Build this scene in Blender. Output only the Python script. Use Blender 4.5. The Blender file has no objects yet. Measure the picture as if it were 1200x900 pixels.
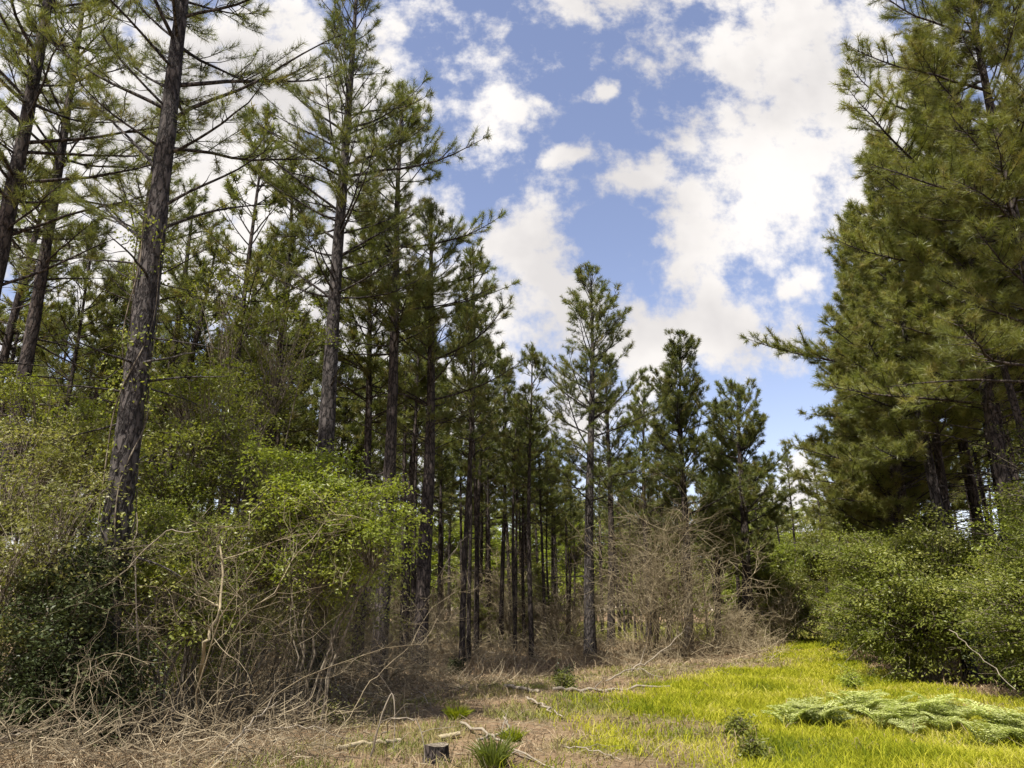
import bpy, math
import numpy as np
R = math.radians
rng = np.random.default_rng(11)
sc = bpy.context.scene
COL = sc.collection

# ------------------------------------------------------------------ camera and measuring helpers
FPX, CX, CY, PITCH, EYE = 867.0, 600.0, 450.0, R(17.0), 1.6
def ray(px, py):
    x = (px-CX)/FPX; y = (CY-py)/FPX
    return np.array([x, math.cos(PITCH)-y*math.sin(PITCH), math.sin(PITCH)+y*math.cos(PITCH)])
def at(px, py, Y):                 # world point on the photo's ray at distance Y ahead
    d = ray(px, py); return np.array([0, 0, EYE])+d*(Y/d[1])
def gp(px, py):                    # ground point
    d = ray(px, py); return (np.array([0, 0, EYE])+d*(EYE/-d[2]))[:2]
def gz(x, y):
    return (0.05*np.sin(x*.7+1.3)*np.cos(y*.45) + .03*np.sin(x*1.9+y*1.3) + .02*np.cos(y*2.7-x*.8)) * np.clip((60-np.hypot(x, y))/20, 0, 1)

cam_d = bpy.data.cameras.new('camera'); cam = bpy.data.objects.new('camera', cam_d); COL.objects.link(cam)
cam.location = (0, 0, EYE); cam.rotation_euler = (R(90)+PITCH, 0, 0)
cam_d.sensor_width = 36; cam_d.lens = 26.01; cam_d.clip_end = 3000
sc.camera = cam

# ------------------------------------------------------------------ mesh helpers
def nrm(v): return v/np.maximum(np.linalg.norm(v, axis=-1, keepdims=True), 1e-9)
class Geo:
    def __init__(s): s.v = []; s.q = []; s.t = []; s.n = 0; s.r = []; s.mi = []
    def add(s, v, q=None, t=None, rnd=None):
        v = np.asarray(v, np.float32).reshape(-1, 3); s.v.append(v)
        if q is not None: s.q.append(np.asarray(q).reshape(-1, 4)+s.n)
        if t is not None: s.t.append(np.asarray(t).reshape(-1, 3)+s.n)
        s.r.append(np.zeros(len(v), np.float32) if rnd is None else np.asarray(rnd, np.float32)); s.n += len(v)
    def mesh(s, name, mat, smooth=False):
        me = bpy.data.meshes.new(name)
        v = np.concatenate(s.v); q = np.concatenate(s.q) if s.q else np.zeros((0, 4), int); t = np.concatenate(s.t) if s.t else np.zeros((0, 3), int)
        me.vertices.add(len(v)); me.vertices.foreach_set('co', v.ravel())
        nl = q.size+t.size; me.loops.add(nl); me.loops.foreach_set('vertex_index', np.concatenate([q.ravel(), t.ravel()]).astype(np.int32))
        npoly = len(q)+len(t); me.polygons.add(npoly)
        st = np.concatenate([np.arange(len(q))*4, q.size+np.arange(len(t))*3]).astype(np.int32)
        me.polygons.foreach_set('loop_start', st)
        me.polygons.foreach_set('use_smooth', np.full(npoly, smooth))
        a = me.attributes.new('rnd', 'FLOAT', 'POINT'); a.data.foreach_set('value', np.concatenate(s.r))
        me.update(calc_edges=True); me.materials.append(mat)
        return me
def link(name, me, parent=None):
    o = bpy.data.objects.new(name, me); COL.objects.link(o)
    if parent: o.parent = parent
    return o
def tag(o, label=None, cat=None, group=None, kind=None):
    for k, v in (('label', label), ('category', cat), ('group', group), ('kind', kind)):
        if v: o[k] = v
    return o
def empty(name, x, y, rz=0, s=1.0):
    o = bpy.data.objects.new(name, None); COL.objects.link(o)
    o.location = (x, y, float(gz(x, y))-.03); o.rotation_euler = (0, 0, rz); o.scale = (s, s, s); o.empty_display_size = .2
    return o
def copy_thing(src, x, y, rz, s):
    r = src.copy(); COL.objects.link(r)
    r.location = (x, y, float(gz(x, y))-.03); r.rotation_euler = (0, 0, rz); r.scale = (s, s, s) if np.isscalar(s) else s
    for ch in src.children:
        c = ch.copy(); COL.objects.link(c); c.parent = r
    return r
def tubes(g, P, Rr, sides=4, rnd=None):      # P (M,N,3), Rr (M,N)
    P = np.asarray(P, float); Rr = np.asarray(Rr, float); M, N, _ = P.shape
    T = nrm(np.gradient(P, axis=1)); mt = nrm(P[:, -1]-P[:, 0])
    ref = np.where(np.abs(mt[:, 2:3]) > .75, np.array([[1., .13, 0]]), np.array([[.07, .05, 1.]]))
    U = nrm(np.cross(T, ref[:, None, :])); V = np.cross(T, U)
    a = np.arange(sides)*2*np.pi/sides
    ring = P[:, :, None, :]+Rr[:, :, None, None]*(np.cos(a)[None, None, :, None]*U[:, :, None, :]+np.sin(a)[None, None, :, None]*V[:, :, None, :])
    idx = np.arange(M*N*sides).reshape(M, N, sides)
    i0 = idx[:, :-1]; i1 = idx[:, 1:]; q = np.stack([i0, np.roll(i0, -1, 2), np.roll(i1, -1, 2), i1], -1)
    rn = np.repeat(np.random.default_rng(M*7+N).random(M) if rnd is None else rnd, N*sides)
    g.add(ring, q=q, rnd=rn)
    return ring
def perp(r, D):
    return nrm(np.cross(D, r.normal(size=D.shape)))

def needles(g, r, P, D, S, n, L, w, rndv):   # tufts of pine needles round the shoot tips
    K = len(P)
    D = nrm(D); Dn = np.repeat(D, n, 0); Pn = np.repeat(P, n, 0); Sn = np.repeat(S, n)
    Q = perp(r, Dn); a = R(12)+R(66)*r.random((K*n, 1))
    nd = nrm(Dn*np.cos(a)+Q*np.sin(a)); nd[:, 2] -= .07; nd = nrm(nd)
    base = Pn-Dn*(r.random((K*n, 1))**1.2*.20)*Sn[:, None]
    ln = (L*(.75+.45*r.random(K*n))*Sn)[:, None]
    side = perp(r, nd)*(w*.5)
    v = np.stack([base-side, base+side, base+nd*ln], 1)
    g.add(v, t=np.arange(K*n*3).reshape(-1, 3), rnd=np.repeat(np.repeat(rndv, n)*.75+.25*r.random(K*n), 3))

def leaves(g, r, C, A, Nn, l, w, rndv):      # rhombic folded leaves
    A = nrm(A); S = nrm(np.cross(Nn, A)); up = np.cross(A, S)
    l = l[:, None]; w = w[:, None]
    v = np.stack([C-A*l*.5, C+S*w*.5+up*w*.12-A*l*.05, C+A*l*.5-up*l*.06, C-S*w*.5+up*w*.12-A*l*.05], 1)
    g.add(v, q=np.arange(len(C)*4).reshape(-1, 4), rnd=np.repeat(rndv, 4))

# ------------------------------------------------------------------ materials
def new_mat(name):
    m = bpy.data.materials.new(name); m.use_nodes = True; nt = m.node_tree; nt.nodes.clear()
    out = nt.nodes.new('ShaderNodeOutputMaterial'); return m, nt, out
def ramp(nt, stops, fac=None, interp='LINEAR'):
    n = nt.nodes.new('ShaderNodeValToRGB'); n.color_ramp.interpolation = interp
    e = n.color_ramp.elements
    while len(e) < len(stops): e.new(.5)
    for i, (p, c) in enumerate(stops): e[i].position = p; e[i].color = (*c, 1) if len(c) == 3 else c
    if fac is not None: nt.links.new(fac, n.inputs[0])
    return n
def leaf_mat(name, cols, trans=.35, tcol=None, gloss=.0, vary=.25):
    m, nt, out = new_mat(name); L = nt.links.new
    at_ = nt.nodes.new('ShaderNodeAttribute'); at_.attribute_name = 'rnd'
    oi = nt.nodes.new('ShaderNodeObjectInfo')
    rp = ramp(nt, [(i/(len(cols)-1), c) for i, c in enumerate(cols)], at_.outputs['Fac'])
    hs = nt.nodes.new('ShaderNodeHueSaturation'); L(rp.outputs[0], hs.inputs['Color'])
    mr = nt.nodes.new('ShaderNodeMapRange'); mr.inputs[3].default_value = 1-vary; mr.inputs[4].default_value = 1+vary
    L(oi.outputs['Random'], mr.inputs[0]); L(mr.outputs[0], hs.inputs['Value'])
    df = nt.nodes.new('ShaderNodeBsdfDiffuse'); tr = nt.nodes.new('ShaderNodeBsdfTranslucent'); mx = nt.nodes.new('ShaderNodeMixShader'); mx.inputs[0].default_value = trans
    L(hs.outputs[0], df.inputs[0])
    mc = nt.nodes.new('ShaderNodeMix'); mc.data_type = 'RGBA'; mc.blend_type = 'MULTIPLY'; mc.inputs[0].default_value = 1
    L(hs.outputs[0], mc.inputs[6]); mc.inputs[7].default_value = (*(tcol or (1.5, 1.5, .7)), 1); L(mc.outputs[2], tr.inputs[0])
    L(df.outputs[0], mx.inputs[1]); L(tr.outputs[0], mx.inputs[2])
    last = mx
    if gloss:
        gl = nt.nodes.new('ShaderNodeBsdfGlossy'); gl.inputs['Roughness'].default_value = .38; gl.inputs[0].default_value = (1, 1, 1, 1)
        m2 = nt.nodes.new('ShaderNodeMixShader'); m2.inputs[0].default_value = gloss
        L(mx.outputs[0], m2.inputs[1]); L(gl.outputs[0], m2.inputs[2]); last = m2
    L(last.outputs[0], out.inputs[0]); return m
def bark_mat(name, crack, plate, plate2, sx=17, sz=5.5, bump=.018):
    m, nt, out = new_mat(name); L = nt.links.new
    tc = nt.nodes.new('ShaderNodeTexCoord'); mp = nt.nodes.new('ShaderNodeMapping'); mp.inputs['Scale'].default_value = (sx, sx, sz)
    L(tc.outputs['Object'], mp.inputs[0])
    nz = nt.nodes.new('ShaderNodeTexNoise'); nz.inputs['Scale'].default_value = 1.3; nz.inputs['Detail'].default_value = 3; L(mp.outputs[0], nz.inputs['Vector'])
    mxv = nt.nodes.new('ShaderNodeMix'); mxv.data_type = 'VECTOR'; mxv.inputs[0].default_value = .62; L(mp.outputs[0], mxv.inputs[4]); L(nz.outputs['Color'], mxv.inputs[5])
    vo = nt.nodes.new('ShaderNodeTexVoronoi'); vo.feature = 'DISTANCE_TO_EDGE'; vo.inputs['Scale'].default_value = 1.6; L(mxv.outputs[1], vo.inputs['Vector'])
    n2 = nt.nodes.new('ShaderNodeTexNoise'); n2.inputs['Scale'].default_value = 3.1; n2.inputs['Detail'].default_value = 4; L(tc.outputs['Object'], n2.inputs['Vector'])
    pr = ramp(nt, [(.3, plate), (.7, plate2)], n2.outputs[0])
    n3 = nt.nodes.new('ShaderNodeTexNoise'); n3.inputs['Scale'].default_value = 2.5; n3.inputs['Detail'].default_value = 5; L(mp.outputs[0], n3.inputs['Vector'])
    mm = nt.nodes.new('ShaderNodeMath'); mm.operation = 'MULTIPLY_ADD'; L(n3.outputs[0], mm.inputs[0]); mm.inputs[1].default_value = .55; mm.inputs[2].default_value = -.27
    ma = nt.nodes.new('ShaderNodeMath'); ma.operation = 'ADD'; L(vo.outputs['Distance'], ma.inputs[0]); L(mm.outputs[0], ma.inputs[1])
    cr = ramp(nt, [(0.0, (0, 0, 0)), (.22, (1, 1, 1))], ma.outputs[0])
    mc = nt.nodes.new('ShaderNodeMix'); mc.data_type = 'RGBA'; L(cr.outputs[0], mc.inputs[0]); mc.inputs[6].default_value = (*crack, 1); L(pr.outputs[0], mc.inputs[7])
    b = nt.nodes.new('ShaderNodeBsdfPrincipled'); b.inputs['Roughness'].default_value = .9; b.inputs['Specular IOR Level'].default_value = .2
    L(mc.outputs[2], b.inputs[0])
    bp = nt.nodes.new('ShaderNodeBump'); bp.inputs['Distance'].default_value = bump; bp.inputs['Strength'].default_value = 1; L(cr.outputs[0], bp.inputs['Height']); L(bp.outputs[0], b.inputs['Normal'])
    L(b.outputs[0], out.inputs[0]); return m
def twig_mat(name, cols):
    m, nt, out = new_mat(name); L = nt.links.new
    a = nt.nodes.new('ShaderNodeAttribute'); a.attribute_name = 'rnd'
    rp = ramp(nt, [(i/(len(cols)-1), c) for i, c in enumerate(cols)], a.outputs['Fac'])
    tc = nt.nodes.new('ShaderNodeTexCoord'); nz = nt.nodes.new('ShaderNodeTexNoise'); nz.inputs['Scale'].default_value = 14; L(tc.outputs['Object'], nz.inputs['Vector'])
    mr = nt.nodes.new('ShaderNodeMapRange'); mr.inputs[3].default_value = .55; mr.inputs[4].default_value = 1.4; L(nz.outputs[0], mr.inputs[0])
    hs = nt.nodes.new('ShaderNodeHueSaturation'); L(rp.outputs[0], hs.inputs['Color']); L(mr.outputs[0], hs.inputs['Value'])
    b = nt.nodes.new('ShaderNodeBsdfDiffuse'); L(hs.outputs[0], b.inputs[0]); L(b.outputs[0], out.inputs[0]); return m

M = {}
M['needle'] = leaf_mat('pine_needles', [(.062, .082, .028), (.102, .128, .038), (.152, .168, .055), (.20, .15, .075)], .45, (1.4, 1.35, .6), gloss=.02)
M['needle_lit'] = leaf_mat('sunlit_pine_needles', [(.076, .098, .028), (.128, .152, .038), (.19, .202, .058), (.23, .18, .085)], .38, (1.4, 1.35, .6), gloss=.02)  # lighter copy of the pine needles, front light put into the colour
M['bark'] = bark_mat('pine_bark', (.014, .011, .010), (.048, .038, .033), (.095, .076, .066))
M['bark_grey'] = bark_mat('greyish_pine_bark', (.014, .012, .011), (.048, .041, .038), (.115, .10, .092))
M['bark_small'] = bark_mat('shrub_bark', (.07, .055, .04), (.17, .14, .10), (.28, .24, .18), 25, 6, .004)
M['leaf'] = leaf_mat('broad_leaves', [(.095, .115, .024), (.165, .185, .036), (.29, .285, .08)], .38, (1.4, 1.5, .5), gloss=.02)
M['leaf_bush'] = leaf_mat('bush_leaves', [(.072, .090, .020), (.135, .152, .030), (.25, .25, .065)], .36, (1.4, 1.5, .5), gloss=.012)
M['leaf_lime'] = leaf_mat('lime_leaves', [(.14, .175, .028), (.22, .26, .042), (.32, .34, .075)], .45, (1.4, 1.45, .5), gloss=.015)
M['leaf_dull'] = leaf_mat('dull_olive_leaves', [(.13, .135, .05), (.21, .21, .07), (.33, .31, .12)], .34, (1.3, 1.4, .6), gloss=.012)
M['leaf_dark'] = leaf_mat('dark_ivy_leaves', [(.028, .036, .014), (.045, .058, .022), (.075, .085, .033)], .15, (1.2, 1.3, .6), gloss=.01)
M['fern'] = leaf_mat('fern_fronds', [(.22, .25, .07), (.37, .40, .14), (.54, .56, .27)], .35, (1.2, 1.3, .6), gloss=.015)
M['grass'] = leaf_mat('grass_blades', [(.11, .15, .016), (.27, .285, .022), (.42, .40, .045), (.52, .45, .17)], .4, (1.35, 1.4, .5), vary=0)
M['grass_thin'] = leaf_mat('mixed_dry_grass', [(.13, .17, .03), (.24, .23, .08), (.42, .33, .18)], .3, (1.2, 1.2, .7), vary=0)
M['weeds'] = leaf_mat('sunlit_weeds', [(.13, .17, .03), (.24, .27, .06), (.36, .34, .11), (.34, .27, .15)], .35, (1.2, 1.3, .6), vary=0)
M['straw'] = leaf_mat('dry_straw', [(.16, .115, .07), (.27, .20, .12), (.42, .33, .21)], .15, (1, 1, .8), vary=.1)
M['twig'] = twig_mat('dry_twigs', [(.09, .07, .045), (.19, .155, .10), (.36, .30, .20)])
M['twig_pale'] = twig_mat('weathered_pale_wood', [(.17, .14, .105), (.29, .25, .19)])
M['twig_brown'] = twig_mat('brown_twigs', [(.13, .105, .065), (.26, .21, .13), (.40, .34, .22)])

# ------------------------------------------------------------------ pines
def pine_geo(seed, H, r0, c0, width, dens=1., lean=(0, 0), nn=26, nw=.011, nl=.17, dead=10, extra=(), sides=10, bow=.12, top_bare=0, droop=0, whorl=.5, flat=.75, gap=0):
    r = np.random.default_rng(seed); W = Geo(); F = Geo()
    ph = r.random(2)*6.28
    def tp(z):
        z = np.asarray(z, float); t = z/H
        x = lean[0]*t+bow*np.sin(t*5+ph[0])*t**.5; y = lean[1]*t+bow*np.sin(t*4+ph[1])*t**.5
        return np.stack([x, y, z], -1)
    zz = np.concatenate([[0, .15, .35, .7], np.linspace(1.2, H, 30)])
    rad = r0*(1-zz/H)**.75+.012+.3*r0*np.exp(-zz/.35)
    ring = tubes(W, tp(zz)[None], rad[None], sides)
    vv = W.v[0]; vv[:, :2] += r.normal(size=(len(vv), 2)).astype(np.float32)*r0*.035
    def trad(z): return r0*(1-z/H)**.75+.012
    limbs = []
    z = c0*H
    while z < H-.35:
        t = (z-c0*H)/(H*(1-c0))
        prof = (1-t)**flat*(.5+.5*min(1, t*3.5+.15))
        for k in range(r.integers(3, 6)):
            if r.random() < gap: continue
            limbs.append((z+r.normal()*.08, r.random()*6.283, (.25+width*prof)*(.55+.6*r.random()), R(14+44*t-droop*(1-t)+r.normal()*11), 1))
        z += whorl*(.75+.5*r.random())*(1-.35*t)
    for k in range(dead):
        zd = c0*H*(.25+.75*r.random()**.6)
        limbs.append((zd, r.random()*6.283, width*(.2+.5*r.random()), R(r.normal()*14+8), 0))
    for e in extra: limbs.append((e[0], R(e[1]), e[2], R(e[3]), e[4] if len(e) > 4 else 1))
    AX = []; AR = []; BP = []; BR = []; TP = []; TD = []; TS = []; TR = []
    for (z, az, L, el, live) in limbs:
        N = 9; s = np.linspace(0, 1, N)
        e = el+(R(22)*s**1.5 if live else R(-6)*s)+r.normal()*.04
        a = az+np.cumsum(r.normal(size=N))*.13
        d = np.stack([np.cos(a)*np.cos(e), np.sin(a)*np.cos(e), np.sin(e)], -1)
        p0 = tp(min(z, H*.985)); ax = p0+np.concatenate([np.zeros((1, 3)), np.cumsum(d[:-1]*L/(N-1), 0)])
        rl = min(.0085*L+.006, trad(min(z, H*.97))*.7)
        AX.append(ax); AR.append(rl*(1-s)**.8+.0035)
        nb = max(2, int(L*.78/.145*(dens if live else .35)))
        sb = (.22 if live else .3)+(.78 if live else .65)*np.sort(r.random(nb))
        ia = np.clip(sb*(N-1), 0, N-1.001); i0 = ia.astype(int); f = (ia-i0)[:, None]
        o = ax[i0]*(1-f)+ax[i0+1]*f; dd = d[i0]
        sg = np.where(np.arange(nb) % 2 == 0, 1, -1)[:, None]
        lat = nrm(np.cross(dd, np.array([0, 0, 1.])))*sg
        ang = R(50)+R(20)*r.normal(size=(nb, 1))*.6
        bd = nrm(dd*np.cos(ang)+lat*np.sin(ang)+np.array([0, 0, 1.])*r.normal(.10 if live else 0, .28, (nb, 1)))
        bl = ((.18+.30*L*(1-sb))*(.6+.7*r.random(nb)))[:, None]
        bl = np.minimum(bl, 1.3)
        ss = np.linspace(0, 1, 4)
        bp = o[:, None]+bd[:, None]*bl[:, None]*ss[None, :, None]
        bp[:, :, 2] += (.16*bl if live else -.03*bl)*ss[None]**2
        bp[:, 1:-1] += r.normal(size=(nb, 2, 3))*.02
        BP.append(bp); BR.append(np.tile(np.array([.008, .006, .0045, .003]), (nb, 1))*(.7+.25*L))
        if not live: continue
        # tufts
        for j in range(nb):
            m = max(1, int(bl[j, 0]/.17*min(1.3, dens**.5)))
            fr = 1-np.arange(m)/m*.85
            q = bp[j, 0]+(bp[j, -1]-bp[j, 0])*fr[:, None]; q[:, 2] += (bp[j, -1, 2]-bp[j, 0, 2])*0
            dr = bd[j]+np.array([0, 0, .45])+r.normal(size=(m, 3))*.38; dr[0] = bd[j]+np.array([0, 0, .4])
            q = q+nrm(dr)*np.where(np.arange(m) == 0, .04, .13)[:, None]
            TP.append(q); TD.append(dr); TS.append(.75+.45*r.random(m)); TR.append(np.full(m, r.random()*.5+.25)+r.random(m)*.25)
        m = 3
        dr = d[-1]+r.normal(size=(m, 3))*.35
        TP.append(ax[-1]+nrm(dr)*.06); TD.append(dr); TS.append(.9+.4*r.random(m)); TR.append(r.random(m))
    m = 8; q = tp(np.linspace(H*.955, H, m))
    TP.append(q); TD.append(np.array([0, 0, 1.])+r.normal(size=(m, 3))*.45); TS.append(np.full(m, 1.1)); TR.append(r.random(m))
    tubes(W, np.array(AX), np.array(AR), 5)
    tubes(W, np.concatenate(BP), np.concatenate(BR), 3)
    needles(F, r, np.concatenate(TP), np.concatenate(TD), np.concatenate(TS), nn, nl, nw, np.concatenate(TR))
    return W, F
def pine_parts(root, seed, bark='bark', needle='needle', **kw):
    nw = kw.get('nw', .011); kw['nn'] = int(kw.get('nn', 26)*(1.7 if nw < .013 else 1.35)); kw['nw'] = nw*(.85 if nw < .013 else 1.0); kw['dens'] = kw.get('dens', 1)*1.3
    W, F = pine_geo(seed, **kw)
    link('trunk', W.mesh('pine_trunk', M[bark], True), root)
    link('crown', F.mesh('pine_crown', M[needle]), root)
    return root
def pine_at(label, dist, low, high, H=None, group=None, name='pine_tree', **kw):
    """low/high: two photo points on the trunk axis; the base is put on the ground at that distance."""
    a = at(*low, dist); b = at(*high, dist)
    sl = (b-a)/(b[2]-a[2]); base = a-sl*a[2]
    if H is None: H = b[2]
    root = empty(name, base[0], base[1]); tag(root, label, 'pine tree', group)
    pine_parts(root, int(abs(base[0]*91+base[1]*37))+3, H=H, lean=(sl[0]*H, kw.pop('leany', 0.)), **kw)
    return root, base, sl

EDGE = 'tall pines along the left forest edge'
HEROES = []
def hero(*a, **k):
    o = pine_at(*a, **k); HEROES.append(o); return o
# leaning close pines, far left
hero('dark leaning pine cut by the left edge of the picture', 11, (-8, 330), (58, 5), H=17, group=EDGE, r0=.17, c0=.45, width=3.0, dens=.95, nn=20, nw=.009, dead=18, gap=.22, sides=12, extra=[(8.5, 15, 3, 20), (7.5, 0, 2.6, 25, 0), (9.3, 20, 3.2, 15), (6.6, 10, 2.2, 30, 0)])
hero('slim leaning pine second from the left edge', 14, (24, 460), (92, 60), H=17, group=EDGE, r0=.16, c0=.50, width=3.0, dens=.95, nn=20, nw=.010, dead=16, gap=.22, sides=12)
treeC, baseC, slC = hero('thick dark pine with vines up its trunk, third from the left edge', 10.3, (140, 585), (211, 20), H=17.5, group=EDGE, bark='bark_grey', r0=.205, c0=.50, width=3.2, dens=.95, nn=22, nw=.008, dead=16, gap=.22, sides=16, bow=.10,
     extra=[(9.9, 20, 3.6, 25), (9.2, -10, 3.3, 28, 0), (7.6, 5, 2.2, 32, 0), (7.2, 20, 2.4, 30, 0), (7.0, 160, 2.6, 35), (8.2, 175, 2.8, 50, 0), (8.7, 10, 2.8, 12), (9.4, 185, 3, 25)])
hero('dark trunk standing close behind the thick vine covered pine', 18, (152, 480), (172, 300), H=16, group=EDGE, r0=.17, c0=.55, width=2.6, dens=.6, nn=22, nw=.012, gap=.2)
hero('narrow pine just right of the thick vine covered trunk', 22, (198, 440), (220, 260), H=15.5, group=EDGE, r0=.17, c0=.50, width=2.6, dens=.7, nn=22, nw=.013, gap=.15)
hero('tall straight pine with a wide airy crown and a long limb reaching into the blue', 16.5, (383, 530), (407, 130), H=19.0, group=EDGE, bark='bark_grey', r0=.22, c0=.47, width=3.3, dens=.8, nn=24, nw=.010, dead=10, gap=.25, sides=14, bow=.08,
     extra=[(12.2, 2, 4.3, 20), (11.2, 175, 3.4, 38, 0), (10.4, 170, 3.6, 42), (9.6, 5, 2.6, 10), (13.5, 180, 3.2, 40), (8.8, 178, 3, 36, 0)])
hero('pine with dark crown between the wide airy crowned pine and the slim twin behind', 19, (447, 700), (469, 240), H=17.0, group=EDGE, r0=.185, c0=.50, width=2.7, dens=1.0, nn=26, nw=.012, dead=12, gap=.12, sides=12, extra=[(11.5, 0, 3.3, 15), (9.5, 5, 3, 15)])
hero('slim dark pine rising clear at the inner corner of the clearing', 20.5, (491, 790), (509, 290), H=13.8, group=EDGE, r0=.20, c0=.46, width=2.6, dens=.7, nn=24, nw=.012, dead=12, gap=.2, sides=12,
     extra=[(10.2, 0, 2.9, 15), (8.6, -5, 3.2, 15), (7.4, 0, 3, 12), (11, 5, 2.6, 20)])
hero('lone pine with open sky around its top in the middle of the picture', 27, (692, 768), (691, 330), H=14.3, group=EDGE, bark='bark_grey', r0=.20, c0=.38, width=3.2, dens=.85, nn=24, nw=.015, nl=.18, dead=8, gap=.16, sides=12, flat=.5)
hero('thinner pine just right of the lone middle pine', 34, (716, 740), (713, 470), H=13.6, group=EDGE, r0=.17, c0=.45, width=2.4, dens=.8, nn=20, nw=.018, nl=.19, dead=6)
hero('bushy dark green pine left of the twin trunks by the track bend', 34, (806, 740), (800, 470), H=13.9, group=EDGE, r0=.2, c0=.26, width=3.3, dens=.85, nn=24, nw=.020, nl=.20, whorl=.5, flat=.38)
hero('broad pine with dark trunk at the far left side of the grass track', 36, (877, 752), (871, 600), H=12.2, group=EDGE, r0=.27, c0=.30, width=3.2, dens=.85, nn=24, nw=.020, nl=.20, whorl=.5, flat=.38, dead=8)
hero('small dense pine tucked between the two bushy pines by the track', 39, (842, 745), (843, 600), H=12.5, group=EDGE, r0=.16, c0=.25, width=2.7, dens=.8, flat=.5, nn=22, nw=.021, nl=.19, whorl=.4)
hero('dense pine behind the thin pine and the bare tan thicket', 40, (760, 740), (757, 600), H=13.5, group=EDGE, r0=.17, c0=.30, width=2.7, dens=.8, flat=.5, nn=22, nw=.021, nl=.19)

PSEED = 0
# ---- right-hand wall of pines (low, wide crowns reaching over the track)
RG = 'pines of the dark wall right of the track'
kw = dict(bark='bark', needle='needle_lit', dens=1.3, whorl=.36, nl=.19)
def right(label, x, y, **k):
    root = empty('pine_tree', x, y); tag(root, label, 'pine tree', RG)
    d = dict(kw); d.update(k); pine_parts(root, int(x*77+y*13), **d)
right('tall pine at the right edge of the picture, its crown filling the top right corner', 10.5, 13.6, H=17.5, r0=.17, c0=.40, width=3.0, nn=24, nw=.010, gap=.1, extra=[(12.5, 180, 3.3, 12), (14, 185, 2.8, 20), (9.6, 185, 3.3, 10), (5.8, 190, 3.4, -2, 0), (6.2, 170, 3.6, 2)])
right('pine whose long upper limb pokes left into the white cloud', 11.4, 17.0, H=17.4, r0=.18, c0=.34, width=3.1, nn=24, nw=.012, gap=.1, extra=[(12.3, 188, 4.3, 14), (14.2, 182, 3.2, 18), (10.8, 200, 3.4, 20), (9.8, 180, 3.3, 14), (6.3, 185, 3.9, 4)])
right('pine with pale lit bark between the dark trunks above the big bush', 11.6, 20.2, H=16.0, bark='bark_grey', r0=.17, c0=.36, width=3.2, nn=24, nw=.013, extra=[(5.6, 215, 3.2, -5), (7.0, 190, 3.6, 5), (8.4, 180, 3.4, 8)])
right('right side pine with a low bough hanging out over the grass track', 12.3, 23.5, H=15.2, r0=.18, c0=.30, width=3.2, nn=24, nw=.015, extra=[(5.5, 200, 3.6, -4), (9.3, 185, 4.6, 8), (6.0, 178, 3.6, 5), (4.9, 190, 3.2, 0)])
right('full crowned pine behind the overhanging bough', 13.7, 27.0, H=14.8, r0=.17, c0=.16, width=3.2, nn=24, nw=.017, extra=[(6.5, 185, 4.2, 5)])
right('pine beyond the big round bush where the track narrows', 15.8, 32.0, H=14.0, r0=.17, c0=.10, width=3.1, nn=24, nw=.019)
right('farthest full pine seen on the right side of the track', 19.3, 38.5, H=13.2, r0=.17, c0=.15, width=2.9, nn=22, nw=.021)

right('short full pine closing the right side where the lane ends', 17.9, 35.5, H=12.0, r0=.15, c0=.08, width=2.9, nn=22, nw=.021)
right('green pine standing past the end of the lane on its right', 21.5, 43.5, H=13.0, r0=.16, c0=.08, width=3.2, nn=22, nw=.023)
# ---- prototypes, copied through the stands
def proto(seed, needle='needle', **k):
    root = empty('pine_tree', 0, 0); pine_parts(root, seed, needle=needle, **k); return root
PB = [proto(501, H=14.5, r0=.15, c0=.46, width=2.4, dens=.72, nn=20, nw=.021, nl=.20, dead=14, sides=8),
      proto(502, H=14.0, r0=.17, c0=.42, width=2.6, dens=.72, nn=20, nw=.021, nl=.20, dead=14, sides=8, gap=.1),
      proto(503, H=13.5, r0=.14, c0=.50, width=2.3, dens=.75, nn=20, nw=.021, nl=.20, dead=12, sides=8),
      proto(504, H=15.0, r0=.18, c0=.44, width=2.7, dens=.68, nn=20, nw=.021, nl=.20, dead=16, sides=8, gap=.15, bow=.25),
      proto(505, H=12.5, r0=.12, c0=.42, width=2.3, dens=.75, nn=20, nw=.021, nl=.20, dead=10, sides=8, lean=(.5, .2))]
PR = [proto(521, 'needle_lit', H=15.5, r0=.13, c0=.55, width=2.0, dens=.9, nn=20, nw=.018, nl=.19, dead=40, sides=8),
      proto(522, 'needle_lit', H=14.5, r0=.12, c0=.58, width=2.0, dens=.9, nn=20, nw=.018, nl=.19, dead=44, sides=8, lean=(-.6, .1)),
      proto(523, 'needle_lit', H=14.8, r0=.105, c0=.54, width=2.0, dens=.9, nn=20, nw=.018, nl=.19, dead=40, sides=8, lean=(.3, .3))]
PS = [proto(541, H=14.2, r0=.095, c0=.50, width=1.9, dens=.72, nn=18, nw=.022, nl=.20, dead=12, sides=8, gap=.1),
      proto(542, H=13.6, r0=.10, c0=.54, width=1.9, dens=.7, nn=18, nw=.022, nl=.20, dead=14, sides=8, gap=.12),
      proto(543, H=14.6, r0=.085, c0=.48, width=1.9, dens=.7, nn=18, nw=.022, nl=.20, dead=10, sides=8, gap=.15, bow=.2)]
used = set()
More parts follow.
